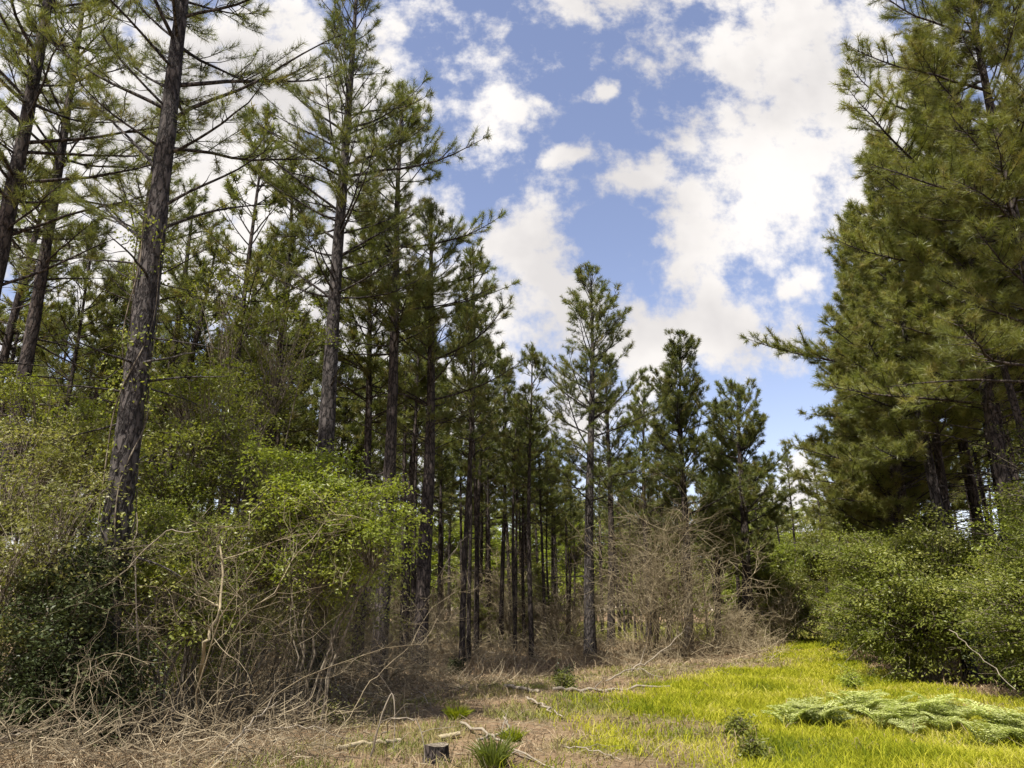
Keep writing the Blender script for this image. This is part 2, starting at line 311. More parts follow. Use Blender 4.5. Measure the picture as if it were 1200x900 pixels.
def place(protos, x, y, label, group, s=1., r=rng):
    i = int(r.integers(len(protos))); p = protos[i]; rz = r.random()*6.283
    sc_ = s*(.84+.26*r.random()); sz = sc_*(.93+.14*r.random())
    if id(p) not in used:
        used.add(id(p)); o = p; o.location = (x, y, float(gz(x, y))-.03); o.scale = (sc_, sc_, sz)
    else: o = copy_thing(p, x, y, rz, (sc_, sc_, sz))
    o.rotation_euler = (r.normal()*.014, r.normal()*.014, rz)
    tag(o, label, 'pine tree', group); return o
XL = lambda y: np.interp(y, [6, 8.7, 12, 15, 18, 22, 26, 30, 34, 38], [1.1, 1.5, 1.9, 2.3, 3.9, 6.8, 9.0, 10.8, 12.0, 13.6])
XR = lambda y: np.interp(y, [6, 8.7, 12, 15, 18, 24, 30, 36, 40], [9.5, 9.0, 8.7, 8.9, 9.3, 10.6, 12.5, 15.6, 18])
hb = [b[1][:2] for b in HEROES]
r2 = np.random.default_rng(5)
y = 19.0; n_l = 0
while y < 74:
    x = -46.; px = 0
    while x < 16:
        xx = x+r2.normal()*.35; yy = y+r2.normal()*.6; x += ((1.5 if px > 455 else 2.8) if y < 44 else 2.6)
        px = CX+FPX*xx/yy*1.02
        if px < -40 or px > 905: continue
        if 650 < px < 738 and yy < 41: continue
        if 735 <= px and yy < 41: continue
        if px > 470 and yy < 23: continue
        if px > 560 and yy < 26: continue
        if min(np.hypot(*(b-np.array([xx, yy]))) for b in hb) < 1.4: continue
        if px < 440 and yy > 34 and r2.random() < .45: continue
        if yy > 58: continue
        near = yy < 32
        far = yy > 52
        if near: lab, gr = 'pine standing a little behind the front row of the left edge', 'pines just behind the left front row'
        elif far: lab, gr = 'thin pine far back in the stand behind the clearing', 'thin pines far back in the stand'
        else: lab, gr = 'slender straight pine inside the stand behind the clearing', 'slender pines inside the stand'
        s = 1.06 if near else (.98 if not far else .92)
        if px > 590 and not far: s *= .93
        if px > 640: s *= .84
        if px > 505 and yy < 30: s *= .86
        place(PS if px > 440 or r2.random() < .35 else PB, xx, yy, lab, gr, s, r2); n_l += 1
    y += 2.5 if y < 42 else 3.4
y = 15.5; n_r = 0
while y < 62:
    k = 0
    x = XR(y)+(2.2 if y < 30 else 3.0)
    while x < y*.78+4:
        xx = x+r2.normal()*.35; yy = y+r2.normal()*.4; x += 1.7 if y < 30 else 3.0; k += 1
        if k > 7: break
        if k == 1 and y > 27 and y < 38: continue
        place(PR, xx, yy, 'slim dark trunked pine deep inside the shaded stand right of the track', 'pines inside the right stand', .98, r2); n_r += 1
    y += 2.5 if y < 30 else 4.0
print('bg pines', n_l, n_r)

# ------------------------------------------------------------------ leafy shrubs
def sprays(g, W, r, cen, rad, n, per, ls, hub, up=.45, shell=.5, droop=.25, sp=.32):
    """n leaf sprays inside an ellipsoid: each a twig with leaves in a loose flat fan."""
    d = nrm(r.normal(size=(n, 3))); rr = (shell+(1-shell)*r.random((n, 1))**.6)*(.82+.28*np.sin(d[:, :1]*5+d[:, 1:2]*4+cen[0])*1.0)
    c = cen+d*rr*rad
    if n > 80:          # gather the sprays on boughs, with gaps between
        m_ = max(7, n//11); k_ = r.integers(0, m_, n); k_[:m_] = np.arange(m_)
        c = c[:m_][k_]+r.normal(size=(n, 3))*np.array([.21, .21, .10])*rad*(1-.25*r.random((n, 1)))+(0*c)
        rb_ = np.random.default_rng(n+int(abs(cen[0])*9)).random(m_)[k_]
    else: rb_ = r.random(n)
    c[:, 2] = np.maximum(c[:, 2], .08)
    out = nrm(d*np.array([1, 1, .5])+r.normal(size=(n, 3))*.35)
    # twigs from hub to spray
    hb_ = hub+(c-hub)*.35*r.random((n, 1)); mid = (hb_+c)*.5+r.normal(size=(n, 3))*.08*np.mean(rad); mid[:, 2] += .1
    P = np.stack([hb_, (hb_+mid)*.5+r.normal(size=(n, 3))*.03, mid, (mid+c)*.5, c, c+out*sp], 1)
    tubes(W, P, np.tile(np.array([.010, .008, .006, .005, .004, .002]), (n, 1))*(.6+.35*np.mean(rad)), 3)
    C = np.repeat(c, per, 0); O = np.repeat(out, per, 0); K = n*per
    u = r.random((K, 1))*2-.6; lat = nrm(np.cross(O, np.array([0, 0, 1.])))*np.where(r.random((K, 1)) < .5, 1, -1)
    pos = C+O*u*sp+lat*(r.random((K, 1))*.55)*sp*1.1+r.normal(size=(K, 3))*np.array([.03, .03, .045]); pos[:, 2] -= droop*np.abs(u[:, 0])*sp
    A = nrm(O*.6+lat*.8+r.normal(size=(K, 3))*.45); A[:, 2] -= .15
    Nn = nrm(np.array([0, 0, 1.])*up+O*.25+r.normal(size=(K, 3))*.42)
    pos[:, 2] = np.maximum(pos[:, 2], .03)
    leaves(g, r, pos, A, Nn, ls*(.55+.9*r.random(K)), ls*.58*(.6+.7*r.random(K)), np.clip(np.repeat(rb_*.5+.35*r.random(n), per)+r.random(K)*.25, 0, 1))
def shrub_parts(root, seed, blobs, leaf='leaf', wood='bark_small', nstem=6, sr=.022, local=True, **k):
    """blobs: (centre, radii, n sprays, leaves per spray, leaf size) in the shrub's own space"""
    r = np.random.default_rng(seed); g = Geo(); W = Geo()
    P = []; Q = []
    for bi, (cen, rad, n, per, ls) in enumerate(blobs):
        cen = np.asarray(cen, float); rad = np.asarray(rad, float)
        ns = max(1, nstem//len(blobs)) if len(blobs) > 1 else nstem
        for i in range(ns):
            b = np.array([*(r.normal(size=2)*.12), -.05]); e = cen+r.normal(size=3)*rad*.35
            s = np.linspace(0, 1, 8)[:, None]
            m = b*(1-s)+e*s; m[:, :2] = b[:2]*(1-s**1.5)+e[:2]*s**1.5
            m[1:-1] += r.normal(size=(6, 3))*.045
            P.append(m); Q.append(sr*(1-s[:, 0]*.7)*(.7+.6*r.random()))
        sprays(g, W, r, cen, rad, n, per, ls, cen*np.array([1, 1, .75]), **k)
    tubes(W, np.array(P), np.array(Q), 6)
    link('stem', W.mesh('shrub_stem', M[wood], True), root)
    link('foliage', g.mesh('shrub_foliage', M[leaf]), root)
    return root
AIRY = .5
def shrub_px(label, base_px, Y, blobs, name='leafy_shrub', cat='shrub', group=None, leaf='leaf', **k):
    """blobs in photo px: (px, py, dY, rx_px, ry_px, n, per, leafsize)"""
    x, y = (base_px-CX)/FPX*Y*.98, Y
    root = empty(name, x, y); tag(root, label, cat, group)
    bl = []
    for (bx, by, dY, rx, ry, n, per, ls) in blobs:
        p = at(bx, by, Y+dY); m = (Y+dY)/FPX/math.cos(PITCH)*1.0
        bl.append((p-np.array([x, y, 0]), (rx*m*1.08, max(.5, rx*m*.8), ry*m*1.12), int(n*AIRY), per, ls*1.1))
    shrub_parts(root, int(base_px*3+Y*11), bl, leaf=leaf, **k); return root
LG = 'leafy saplings under the left pines'
shrub_px('tall olive green sapling thicket in the lower left corner of the forest', 20, 10.6, [(10, 560, 0, 95, 75, 260, 40, .055), (60, 640, -.6, 120, 80, 380, 40, .05), (-10, 700, -.8, 90, 80, 200, 40, .05)], leaf='leaf_dull', group=LG, nstem=14)
shrub_px('bright green sapling crown left of the thick vine covered pine', 60, 12.5, [(60, 490, 0, 85, 50, 260, 42, .055), (20, 555, .3, 70, 50, 160, 42, .055)], leaf='leaf', group=LG, nstem=8)
shrub_px('green sapling filling the gap between the thick pine and the wide crowned pine', 245, 12.8, [(250, 470, 0, 75, 60, 300, 42, .055), (215, 540, -.3, 80, 60, 300, 42, .055), (300, 530, .2, 70, 50, 220, 42, .055)], leaf='leaf', group=LG, nstem=10)
shrub_px('airy round leaved branches against the white sky right of the thick trunk', 300, 14.5, [(330, 390, 0, 65, 55, 110, 40, .06), (270, 350, .5, 50, 45, 60, 40, .06), (300, 460, 0, 60, 40, 90, 40, .06)], leaf='leaf', group=LG, nstem=6)
shrub_px('bright lime sapling below the wide crowned pine', 372, 11.8, [(400, 570, 0, 75, 42, 300, 44, .055), (345, 560, 0, 60, 45, 220, 44, .055), (440, 610, -.3, 50, 32, 150, 44, .055), (375, 640, -.2, 70, 40, 200, 44, .055)], leaf='leaf_lime', group=LG, nstem=9)
shrub_px('shaded green sapling left of the forked trunk', 200, 10.8, [(195, 700, 0, 70, 60, 240, 40, .06), (150, 620, .3, 80, 55, 240, 40, .055), (250, 620, .4, 70, 60, 220, 40, .05)], leaf='leaf', group=LG, nstem=10)
shrub_px('low green sapling right of the forked trunk', 300, 12.4, [(310, 640, 0, 75, 55, 220, 40, .055), (290, 710, 0, 50, 35, 90, 40, .055), (380, 690, .3, 40, 40, 90, 40, .055)], leaf='leaf_dull', group=LG, nstem=8)
shrub_px('green undergrowth sapling standing left of the far dark leaning stems', 255, 13.5, [(250, 740, 0, 60, 50, 160, 40, .055), (190, 760, .3, 60, 40, 120, 40, .055)], leaf='leaf', group=LG, nstem=8)
shrub_px('light olive sapling under the dark ivy sleeved pine', 345, 15.5, [(350, 700, 0, 60, 60, 150, 40, .06), (420, 690, .4, 50, 60, 110, 40, .06)], leaf='leaf_dull', group=LG, nstem=8)
shrub_px('pale yellowish sapling at the lower left beyond the brush', -10, 12.5, [(0, 770, 0, 60, 50, 140, 40, .055)], leaf='leaf_dull', group=LG, nstem=8)
shrub_px('small yellow green bush among the dead brush', 395, 12.2, [(392, 838, 0, 34, 20, 60, 36, .045)], leaf='leaf_dull', name='small_bush', nstem=8, sr=.008)
# near-black ivy round the foot of the thick pine
ivy = empty('ivy_thicket', baseC[0]-.1, baseC[1]-.35); tag(ivy, 'near black tangle of ivy heaped round the foot of the thick pine', 'ivy')
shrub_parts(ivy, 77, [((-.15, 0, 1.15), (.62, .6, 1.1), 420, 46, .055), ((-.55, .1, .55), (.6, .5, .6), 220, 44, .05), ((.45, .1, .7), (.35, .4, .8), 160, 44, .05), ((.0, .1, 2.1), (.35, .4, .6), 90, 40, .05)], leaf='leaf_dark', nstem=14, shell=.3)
# climbing vine on the thick trunk and on its neighbour
def climber(label, base, sl, z0, z1, rad, n, leaf, seed, ls=.05, spread=.28):
    r = np.random.default_rng(seed); root = empty('climbing_vine', base[0], base[1]); tag(root, label, 'vine')
    g = Geo(); W = Geo(); s = np.linspace(0, 1, 40)
    P = []
    for k in range(4):
        z = z0+(z1-z0)*s*(.75+.25*r.random()); a = k*1.7+s*3+.5*np.sin(s*9+k)
        P.append(np.stack([sl[0]*z+np.cos(a)*(rad*1.12), np.sin(a)*(rad*1.12), z], -1))
    P = np.array(P); tubes(W, P, np.full(P.shape[:2], .011), 5)
    z = z0+(z1-z0)*r.random(n)**.9; dens = .5+.5*np.sin(z*2.3+1)*np.sin(z*5.1); keep = r.random(n) < dens; z = z[keep]; m = len(z)
    a = r.random(m)*6.283; rr = rad+spread*r.random(m)**2
    c = np.stack([sl[0]*z+np.cos(a)*rr, np.sin(a)*rr, z], -1)
    per = 14; C = np.repeat(c, per, 0)+r.normal(size=(m*per, 3))*.09; K = len(C)
    O = np.repeat(np.stack([np.cos(a), np.sin(a), 0*a], -1), per, 0)
    leaves(g, r, C, nrm(r.normal(size=(K, 3))+[0, 0, -.6]), nrm(O+r.normal(size=(K, 3))*.6+[0, 0, .4]), ls*(.7+.6*r.random(K)), ls*.7*(.7+.6*r.random(K)), r.random(K))
    link('stem', W.mesh('vine_stem', M['bark_small'], True), root); link('foliage', g.mesh('vine_foliage', M[leaf]), root)
climber('green leafy vine climbing the thick pine trunk third from the left', baseC, slC, 2.6, 7.6, .2, 260, 'leaf', 7)
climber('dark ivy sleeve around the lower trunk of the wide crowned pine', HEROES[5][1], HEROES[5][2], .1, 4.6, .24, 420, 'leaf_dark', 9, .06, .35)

# bushes right of the track
BG = 'green bushes along the right side of the track'
def bush(label, x, y, blobs, leaf='leaf_bush', group=BG, name='green_bush', **k):
    root = empty(name, x, y); tag(root, label, 'bush', group); shrub_parts(root, int(x*31+y*17), blobs, leaf=leaf, **k); return root
bush('big round green bush left of the dark gap at the track side', 9.9, 18.6, [((-.2, 0, 1.5), (1.75, 1.6, 1.5), 800, 36, .08), ((.9, .2, 2.2), (1.4, 1.3, 1.3), 450, 36, .08), ((-.5, .6, 3.0), (1.4, 1.2, .8), 300, 38, .07)], nstem=14)
bush('large spreading bush right of the dark gap, nearest to the ferns', 9.7, 13.7, [((0, 0, 1.3), (1.6, 1.3, 1.2), 620, 40, .065), ((.9, .3, 2.6), (1.3, 1.2, 1.2), 450, 40, .065), ((-.2, .5, 2.2), (.9, .9, .8), 220, 40, .055)], nstem=14)
bush('tall bush cut by the right edge of the picture', 11.4, 14.4, [((0, 0, 1.6), (1.5, 1.3, 1.5), 600, 40, .055), ((.2, .6, 3.9), (1.6, 1.3, 1.6), 480, 40, .055)], nstem=10)
bush('yellowish green bush above and behind the dark gap', 12.0, 18.2, [((0, 0, 1.6), (1.5, 1.3, 1.7), 520, 40, .06), ((-.3, .3, 2.9), (1.3, 1.1, .8), 240, 40, .06)], nstem=10)
bush('tall leafy bush filling the gap behind the nearest spreading bush', 11.0, 15.8, [((0, 0, 1.5), (1.6, 1.0, 1.6), 400, 38, .065), ((.9, .2, 3.2), (1.1, 1, .9), 150, 38, .065)], nstem=10)
bush('bush joining the big round bush and the mid green bush behind it', 11.0, 21.2, [((0, 0, 1.5), (1.5, 1.3, 1.5), 360, 34, .075), ((-.5, .2, 3.0), (1.2, 1.3, .9), 240, 34, .075)], nstem=10)
bush('slender leafy sapling rising out of the right bushes beside the pale slanting branch', 10.1, 15.2, [((0, 0, 2.6), (.7, .6, 1.3), 70, 36, .07), ((.6, .2, 3.6), (.5, .5, .6), 40, 36, .07)], leaf='leaf_lime', nstem=5, name='leafy_sapling')
bush('ragged yellowish sapling leaning over the big round bush', 10.4, 18.4, [((0, 0, 3.3), (.8, .7, .9), 60, 36, .075), ((-.9, .1, 2.7), (.5, .5, .5), 30, 36, .075)], leaf='leaf', nstem=5, name='leafy_sapling')
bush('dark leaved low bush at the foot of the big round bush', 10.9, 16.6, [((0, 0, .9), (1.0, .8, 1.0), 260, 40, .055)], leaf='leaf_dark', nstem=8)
bush('mid green bush beyond the big round bush', 12.0, 24.6, [((-.3, 0, 1.6), (1.6, 1.6, 1.7), 500, 36, .075), ((.4, .6, 3.0), (1.3, 1.3, 1.0), 260, 36, .075)], nstem=10)
bush('bush where the right side of the track bends away', 14.2, 29.5, [((0, 0, 1.7), (1.7, 1.8, 1.9), 460, 34, .09)], nstem=8)
bush('pale green tree like bush closing the view at the end of the track', 15.0, 41.5, [((0, 0, 1.9), (2.0, 1.4, 2.1), 420, 34, .11), ((-1.5, .5, 3.2), (1.6, 1.3, 1.6), 260, 34, .11), ((1.6, .5, 4.2), (1.6, 1.3, 1.8), 240, 34, .11)], leaf='leaf', nstem=8)
bush('light green bush left of the track end behind the dark pine trunk', 16.5, 50., [((-2.4, 0, 2.2), (2.4, 1.4, 2.4), 420, 30, .13), ((1.5, 0, 3.2), (2.4, 1.4, 3.0), 420, 30, .13)], leaf='leaf_lime', nstem=8)
# understorey broadleaf trees far behind the trunks: prototypes + copies
def under(seed, leaf): 
    root = empty('understorey_tree', 0, 0)
    return shrub_parts(root, seed, [((0, 0, 2.4), (2.4, 2.2, 2.4), 420, 26, .13), ((.6, .3, 4.6), (1.8, 1.8, 1.8), 220, 26, .13)], leaf=leaf, nstem=5, sr=.06)
UP = [under(61, 'leaf_lime'), under(62, 'leaf'), under(63, 'leaf_dull')]; ub = [False]*3
r3 = np.random.default_rng(8)
spots = [(-40+i*4.2+r3.normal(), 64+r3.random()*14, 0 if 7 < i < 15 or r3.random() < .35 else 1, 1.7) for i in range(17)]+[(-34+i*5.2+r3.normal(), 82+r3.random()*8, r3.integers(3), 2.2) for i in range(16)]
spots += [(-16+i*3.4+r3.normal()*.8, 30+r3.random()*14, 2 if r3.random() < .6 else 1, .42+.2*r3.random()) for i in range(6)]
spots += [(20+i*4.5, 56-i*2+r3.random()*6, r3.integers(3), 1.2) for i in range(7)]
for (x, y, k, s) in spots:
    k = int(k); o = UP[k]
    if ub[k]: o = copy_thing(UP[k], x, y, r3.random()*6.28, s)
    else: ub[k] = True; o.location = (x, y, 0); o.scale = (s, s, s)
    tag(o, ['sunlit lime green undergrowth tree far behind the trunks', 'mid green undergrowth tree behind the trunks', 'dull olive undergrowth tree behind the trunks'][k], 'tree', 'undergrowth trees behind the pine trunks')

# ------------------------------------------------------------------ bare thickets
def bare_geo(seed, H, n0, spread, n1=9, n2=7, n3=0, r0=.014, arch=.35, curl=.10, thin=1.):
    r = np.random.default_rng(seed); W = Geo()
    def grow(O, D, L, rad, N, cur, up):
        m = len(O); P = [O]; d = D.copy()
        for i in range(N-1):
            d = nrm(d+r.normal(size=(m, 3))*cur+np.array([0, 0, up])); P.append(P[-1]+d*(L/(N-1))[:, None])
        P = np.stack(P, 1); P[:, :, 2] = np.maximum(P[:, :, 2], .02)
        tubes(W, P, rad[:, None]*np.linspace(1, .35, N)[None], 4 if N > 6 else 3); return P
    def kids(P, n, lo=.25):
        m, N, _ = P.shape; idx = np.repeat(np.arange(m), n); s = (lo+(1-lo)*r.random(m*n))*(N-1.01); i = s.astype(int); f = (s-i)[:, None]
        o = P[idx, i]*(1-f)+P[idx, i+1]*f; d = nrm(P[idx, i+1]-P[idx, i]); q = perp(r, d); a = R(35)+R(30)*r.random((m*n, 1))
        return o, nrm(d*np.cos(a)+q*np.sin(a)), idx
    a = r.random(n0)*6.283; t = R(spread)*r.random(n0)**.6
    D = np.stack([np.cos(a)*np.sin(t), np.sin(a)*np.sin(t), np.cos(t)], -1); O = np.stack([np.cos(a)*.25*r.random(n0), np.sin(a)*.25*r.random(n0), np.zeros(n0)], -1)
    P0 = grow(O, D, H*(.6+.5*r.random(n0)), np.full(n0, r0), 9, curl, -arch*.12)
    o, d, i = kids(P0, n1); P1 = grow(o, d, H*.38*(.5+.7*r.random(len(o))), np.full(len(o), r0*.5*thin), 6, curl*1.6, -.02)
    o, d, i = kids(P1, n2); P2 = grow(o, d, H*.17*(.5+.8*r.random(len(o))), np.full(len(o), r0*.28*thin), 4, curl*2, 0)
    if n3: o, d, i = kids(P2, n3); grow(o, d, H*.09*(.5+.8*r.random(len(o))), np.full(len(o), r0*.2*thin), 3, curl*2, 0)
    return W
def bare(label, x, y, mat='twig_brown', name='bare_shrub', group='bare leafless shrubs', cat='shrub', **k):
    o = link(name, bare_geo(int(abs(x)*53+y*7), **k).mesh('bare_branches', M[mat], True)); o.location = (x, y, float(gz(x, y)))
    return tag(o, label, cat, group)
g_ = lambda px, Y: (px-CX)/FPX*Y
bare('tall thin leafless sapling cluster in front of the bushy pine', g_(757, 28), 28.5, H=6.0, n0=9, spread=14, n1=12, n2=6, r0=.022, mat='twig')
bare('dense tan leafless thicket right of the lone middle pine', g_(785, 27), 27.5, H=4.8, n0=16, spread=30, n1=12, n2=9, r0=.016, thin=1.3)
bare('tan leafless shrub at the left lip of the grass, leaning over it', g_(828, 29), 29.5, H=2.6, n0=12, spread=50, n1=11, n2=8, r0=.016, thin=1.3)
bare('leafless thicket left of the tan thicket, under the lone pine', g_(745, 25), 26, H=4.0, n0=8, spread=26, n1=11, n2=8, r0=.014, thin=1.2)
bare('brownish bare bush beside the dark trunk where the track bends', g_(903, 36), 37, H=2.6, n0=10, spread=40, n1=11, n2=8, r0=.02, thin=1.3)
bare('low brown bare bush at the foot of the broad pine', g_(858, 33), 34, H=1.8, n0=12, spread=60, n1=10, n2=8, r0=.018, thin=1.3)
bare('grey tangle of leafless vines arching above the forked trunk', g_(270, 10.2), 10.4, H=3.7, n0=9, spread=38, n1=8, n2=7, n3=2, r0=.011, arch=1.0, curl=.2, mat='twig', thin=.9)
bare('pale tangled twigs left of the forked trunk', g_(180, 10.2), 10.0, H=2.6, n0=6, spread=52, n1=8, n2=7, n3=2, r0=.010, arch=1.0, curl=.2, mat='twig', thin=.9)
bare('grey twiggy shrub between the wide crowned pine and its right neighbour', g_(400, 14.5), 14.8, H=2.5, n0=9, spread=50, n1=9, n2=8, n3=2, r0=.012, curl=.16, mat='twig')
bare('brown twiggy shrub in front of the slim corner pine', g_(455, 17), 17.6, H=2.0, n0=9, spread=55, n1=9, n2=8, n3=2, r0=.012, curl=.16)
bare('grey brown bare shrub left of the corner pine trunk', g_(300, 15), 15.6, H=2.2, n0=8, spread=55, n1=9, n2=8, n3=2, r0=.012, curl=.16)
bare('bare shrub behind the stump clearing beside the corner pine', g_(540, 26), 27, H=2.6, n0=10, spread=45, n1=9, n2=8, n3=2, r0=.014, curl=.14)
BP_ = [bare('bare twiggy undergrowth shrub among the back trunks', 0, 36, H=4.0, n0=18, spread=50, n1=10, n2=8, r0=.02, thin=1.5, group='bare shrubs among the back trunks'),
       bare('bare twiggy undergrowth shrub among the back trunks', -5, 38, H=3.2, n0=20, spread=60, n1=10, n2=8, r0=.02, thin=1.5, mat='twig', group='bare shrubs among the back trunks')]
for i in range(18):
    xx = -26+i*1.9+r3.normal()*.8; yy = 31+r3.random()*22
    if xx > 5+(yy-30)*.25: continue
    copy_thing(BP_[i % 2], xx, yy, r3.random()*6.28, .45+.45*r3.random())
for i in range(9):
    yy = 17+i*2.6; copy_thing(BP_[i % 2], XR(yy)+5.5+r3.random()*3, yy, r3.random()*6.28, .6+.4*r3.random())['label'] = 'leafless undergrowth in the shade of the right stand'

# ------------------------------------------------------------------ fallen wood, stems, stump
def wood(name, label, cat, pts, r0, r1, forks=0, mat='twig_pale', sides=7, group=None, wig=.02, seed=1, flen=.5):
    r = np.random.default_rng(seed+int(abs(pts[0][0])*100)); pts = np.array(pts, float); N = 14
    t = np.linspace(0, len(pts)-1, N); P = np.stack([np.interp(t, np.arange(len(pts)), pts[:, k]) for k in range(3)], -1)
    for _ in range(2): P[1:-1] = (P[:-2]+2*P[1:-1]+P[2:])/4
    wl = np.linalg.norm(P[-1]-P[0]); P[1:-1] += r.normal(size=(N-2, 3))*min(wig, wl*.012); o0 = P[0].copy(); o0[2] = 0; W = Geo()
    rad = np.linspace(r0, r1, N)*.62*(1+.05*r.normal(size=N))
    rg = tubes(W, (P-o0)[None], np.abs(rad)[None], sides)
    idx = np.arange(sides); W.add(np.concatenate([rg[0, 0], rg[0, -1]]), q=None, t=[[0, i, i+1] for i in range(1, sides-1)]+[[sides, sides+i+1, sides+i] for i in range(1, sides-1)], rnd=np.full(2*sides, .9))
    if forks:
        i = r.integers(3, N-1, forks); o = (P-o0)[i]; d = nrm((P[i]-P[i-1])+perp(r, P[i]-P[i-1])*np.linalg.norm(P[1]-P[0])*1.1+np.array([0, 0, .02])); L = flen*(.4+.8*r.random(forks))
        ss = np.linspace(0, 1, 6); Q = o[:, None]+d[:, None]*L[:, None, None]*ss[None, :, None]+r.normal(size=(forks, 6, 3))*.02*ss[None, :, None]
        Q[:, :, 2] = np.maximum(Q[:, :, 2], .015); tubes(W, Q, np.abs(rad[i])[:, None]*np.linspace(.6, .15, 6)[None], 5)
    o = link(name, W.mesh(name, M[mat], True)); o.location = o0; return tag(o, label, cat, group)
def G(px, py, h=.03): p = gp(px, py); return (p[0], p[1], float(gz(*p))+h)
def A(px, py, Y): return tuple(at(px, py, Y))
FB = 'fallen branches lying in the clearing'
wood('fallen_branch', 'long thin pale pole lying across the back of the clearing', 'branch', [G(500, 762, .35), G(560, 770, .2), G(645, 778, .08)], .022, .010, 3, group=FB)
wood('fallen_branch', 'short pale log below the long thin pole', 'branch', [G(592, 812, .06), G(632, 818, .06)], .06, .05, 1, group=FB)
wood('fallen_branch', 'straight grey log ending at the small seedling', 'branch', [G(648, 814, .08), G(700, 812, .07), G(785, 808, .06)], .055, .035, 4, group=FB)
wood('fallen_branch', 'bleached limb pointing to the grass in mid clearing', 'branch', [G(618, 826, .05), G(640, 836, .08), G(660, 846, .05)], .035, .02, 3, group=FB)
wood('fallen_branch', 'forked branch lying nearest below the stump clearing', 'branch', [G(540, 856, .05), G(575, 868, .10), G(600, 885, .06), G(650, 898, .03)], .035, .012, 7, group=FB)
wood('fallen_branch', 'second crooked branch crossing the forked branch', 'branch', [G(560, 872, .08), G(600, 862, .05), G(590, 850, .05)], .03, .02, 3, group=FB)
wood('fallen_branch', 'thin bleached stick on the grass edge near the bottom', 'branch', [G(662, 882, .04), G(700, 888, .05), G(728, 894, .03)], .014, .008, 2, group=FB)
wood('fallen_branch', 'bleached limb leaning up out of the tan thicket', 'branch', [G(735, 790, .03), A(765, 772, 21), A(800, 742, 21)], .04, .015, 6, group=FB)
wood('fallen_branch', 'grey branch lying left of the leaning bleached limb', 'branch', [G(710, 800, .05), G(745, 795, .25), G(775, 797, .05)], .03, .012, 6, group=FB)
wood('fallen_branch', 'thick pale branch end in the bottom left corner', 'branch', [G(-30, 893, .1), G(38, 880, .22)], .035, .03, 2, group=FB)
wood('fallen_branch', 'long low log behind the corner branch, in front of the ivy', 'branch', [G(-20, 850, .12), G(60, 856, .12), G(135, 858, .10)], .045, .03, 3, group=FB)
wood('fallen_branch', 'arched pale stick spanning the brush in front of the small yellow green bush', 'branch', [G(285, 868, .08), A(335, 852, 9.9), A(370, 853, 9.9), G(408, 872, .05)], .016, .010, 3, group=FB)
wood('fallen_branch', 'diagonal stick sloping up left of the arched stick', 'branch', [G(252, 898, .03), A(290, 850, 9.2), A(325, 822, 9.6)], .02, .010, 4, group=FB)
wood('fallen_branch', 'short thick log piece behind the stump', 'branch', [G(515, 866, .04), G(538, 864, .05)], .055, .05, 0, mat='twig_brown', group=FB)
wood('fallen_branch', 'bark brown log half hidden left of the stump', 'branch', [G(395, 880, .04), G(470, 868, .05)], .05, .04, 1, mat='twig_brown', group=FB)
wood('fallen_branch', 'pale curved stick leaning beside the stump top', 'branch', [G(480, 818, .05), A(492, 810, 14), G(507, 838, .03)], .02, .012, 2, group=FB)
wood('bent_sapling', 'pale sapling bent over like a hairpin left of the stump', 'sapling', [G(433, 893, 0), A(445, 845, 8.9), A(459, 807, 8.9), A(464, 822, 8.9), A(461, 878, 8.9)], .018, .008, 2)
wood('bent_sapling', 'thin sapling arching over to the ground just at the stump', 'sapling', [G(446, 862, 0), A(455, 842, 8.8), A(478, 836, 8.8), A(492, 850, 8.8), A(497, 896, 8.8)], .013, .009, 1)
wood('leaning_stem', 'tall pale slender stem in front of the ivy', 'stem', [G(178, 858, 0), A(165, 780, 10), A(157, 700, 10), A(158, 640, 10), A(160, 600, 10)], .022, .010, 6)
wood('leaning_stem', 'long pale vine arching up to the right above the ivy', 'stem', [A(120, 690, 9.8), A(150, 665, 9.8), A(185, 628, 9.8), A(205, 619, 9.8), A(232, 622, 9.8)], .013, .010, 1)
wood('leaning_stem', 'dark thin stem leaning left in front of the far trunks', 'stem', [G(283, 822, 0), A(290, 770, 13), A(315, 720, 13)], .02, .012, 3, mat='twig_brown')
wood('leaning_stem', 'dark crooked stem right of the leaning dark stem', 'stem', [G(275, 805, 0), A(300, 760, 14), A(330, 725, 14)], .018, .010, 2, mat='twig_brown')
wood('leaning_stem', 'bare pale limb slanting up past the slim corner pine', 'stem', [G(520, 770, .1), A(500, 700, 19.5), A(535, 640, 19.5), A(548, 628, 19.5)], .022, .012, 3)
wood('leaning_stem', 'pale branch slanting down the right bush', 'stem', [A(1112, 738, 12.2), A(1150, 770, 12.0), A(1190, 808, 11.6)], .012, .008, 0)
wood('forked_sapling', 'forked brown trunk amid the left saplings', 'sapling', [G(232, 840, 0), A(236, 775, 10.2), A(243, 745, 10.2), A(262, 700, 10.3), A(258, 640, 10.4)], .05, .02, 5, mat='twig_brown', flen=1.2)
# extra dead stems leaning around in the left brush
for i in range(26):
    px = 20+i*17+r3.normal()*8; Y = 9.2+r3.random()*6; b = (g_(px, Y), Y, float(gz(g_(px, Y), Y)))
    h = .5+r3.random()*1.3; t = r3.normal(size=2)*.55
    wood('dead_stem', 'thin dead stem poking up out of the left brush pile', 'stem', [b, (b[0]+t[0]*h*.4, b[1]+t[1]*h*.3, b[2]+h*.6), (b[0]+t[0]*h, b[1]+t[1]*h*.6, b[2]+h)], .009+.006*r3.random(), .004, 3, mat='twig' if i % 3 else 'twig_pale', sides=4, group='dead stems in the left brush', flen=.3, seed=i)
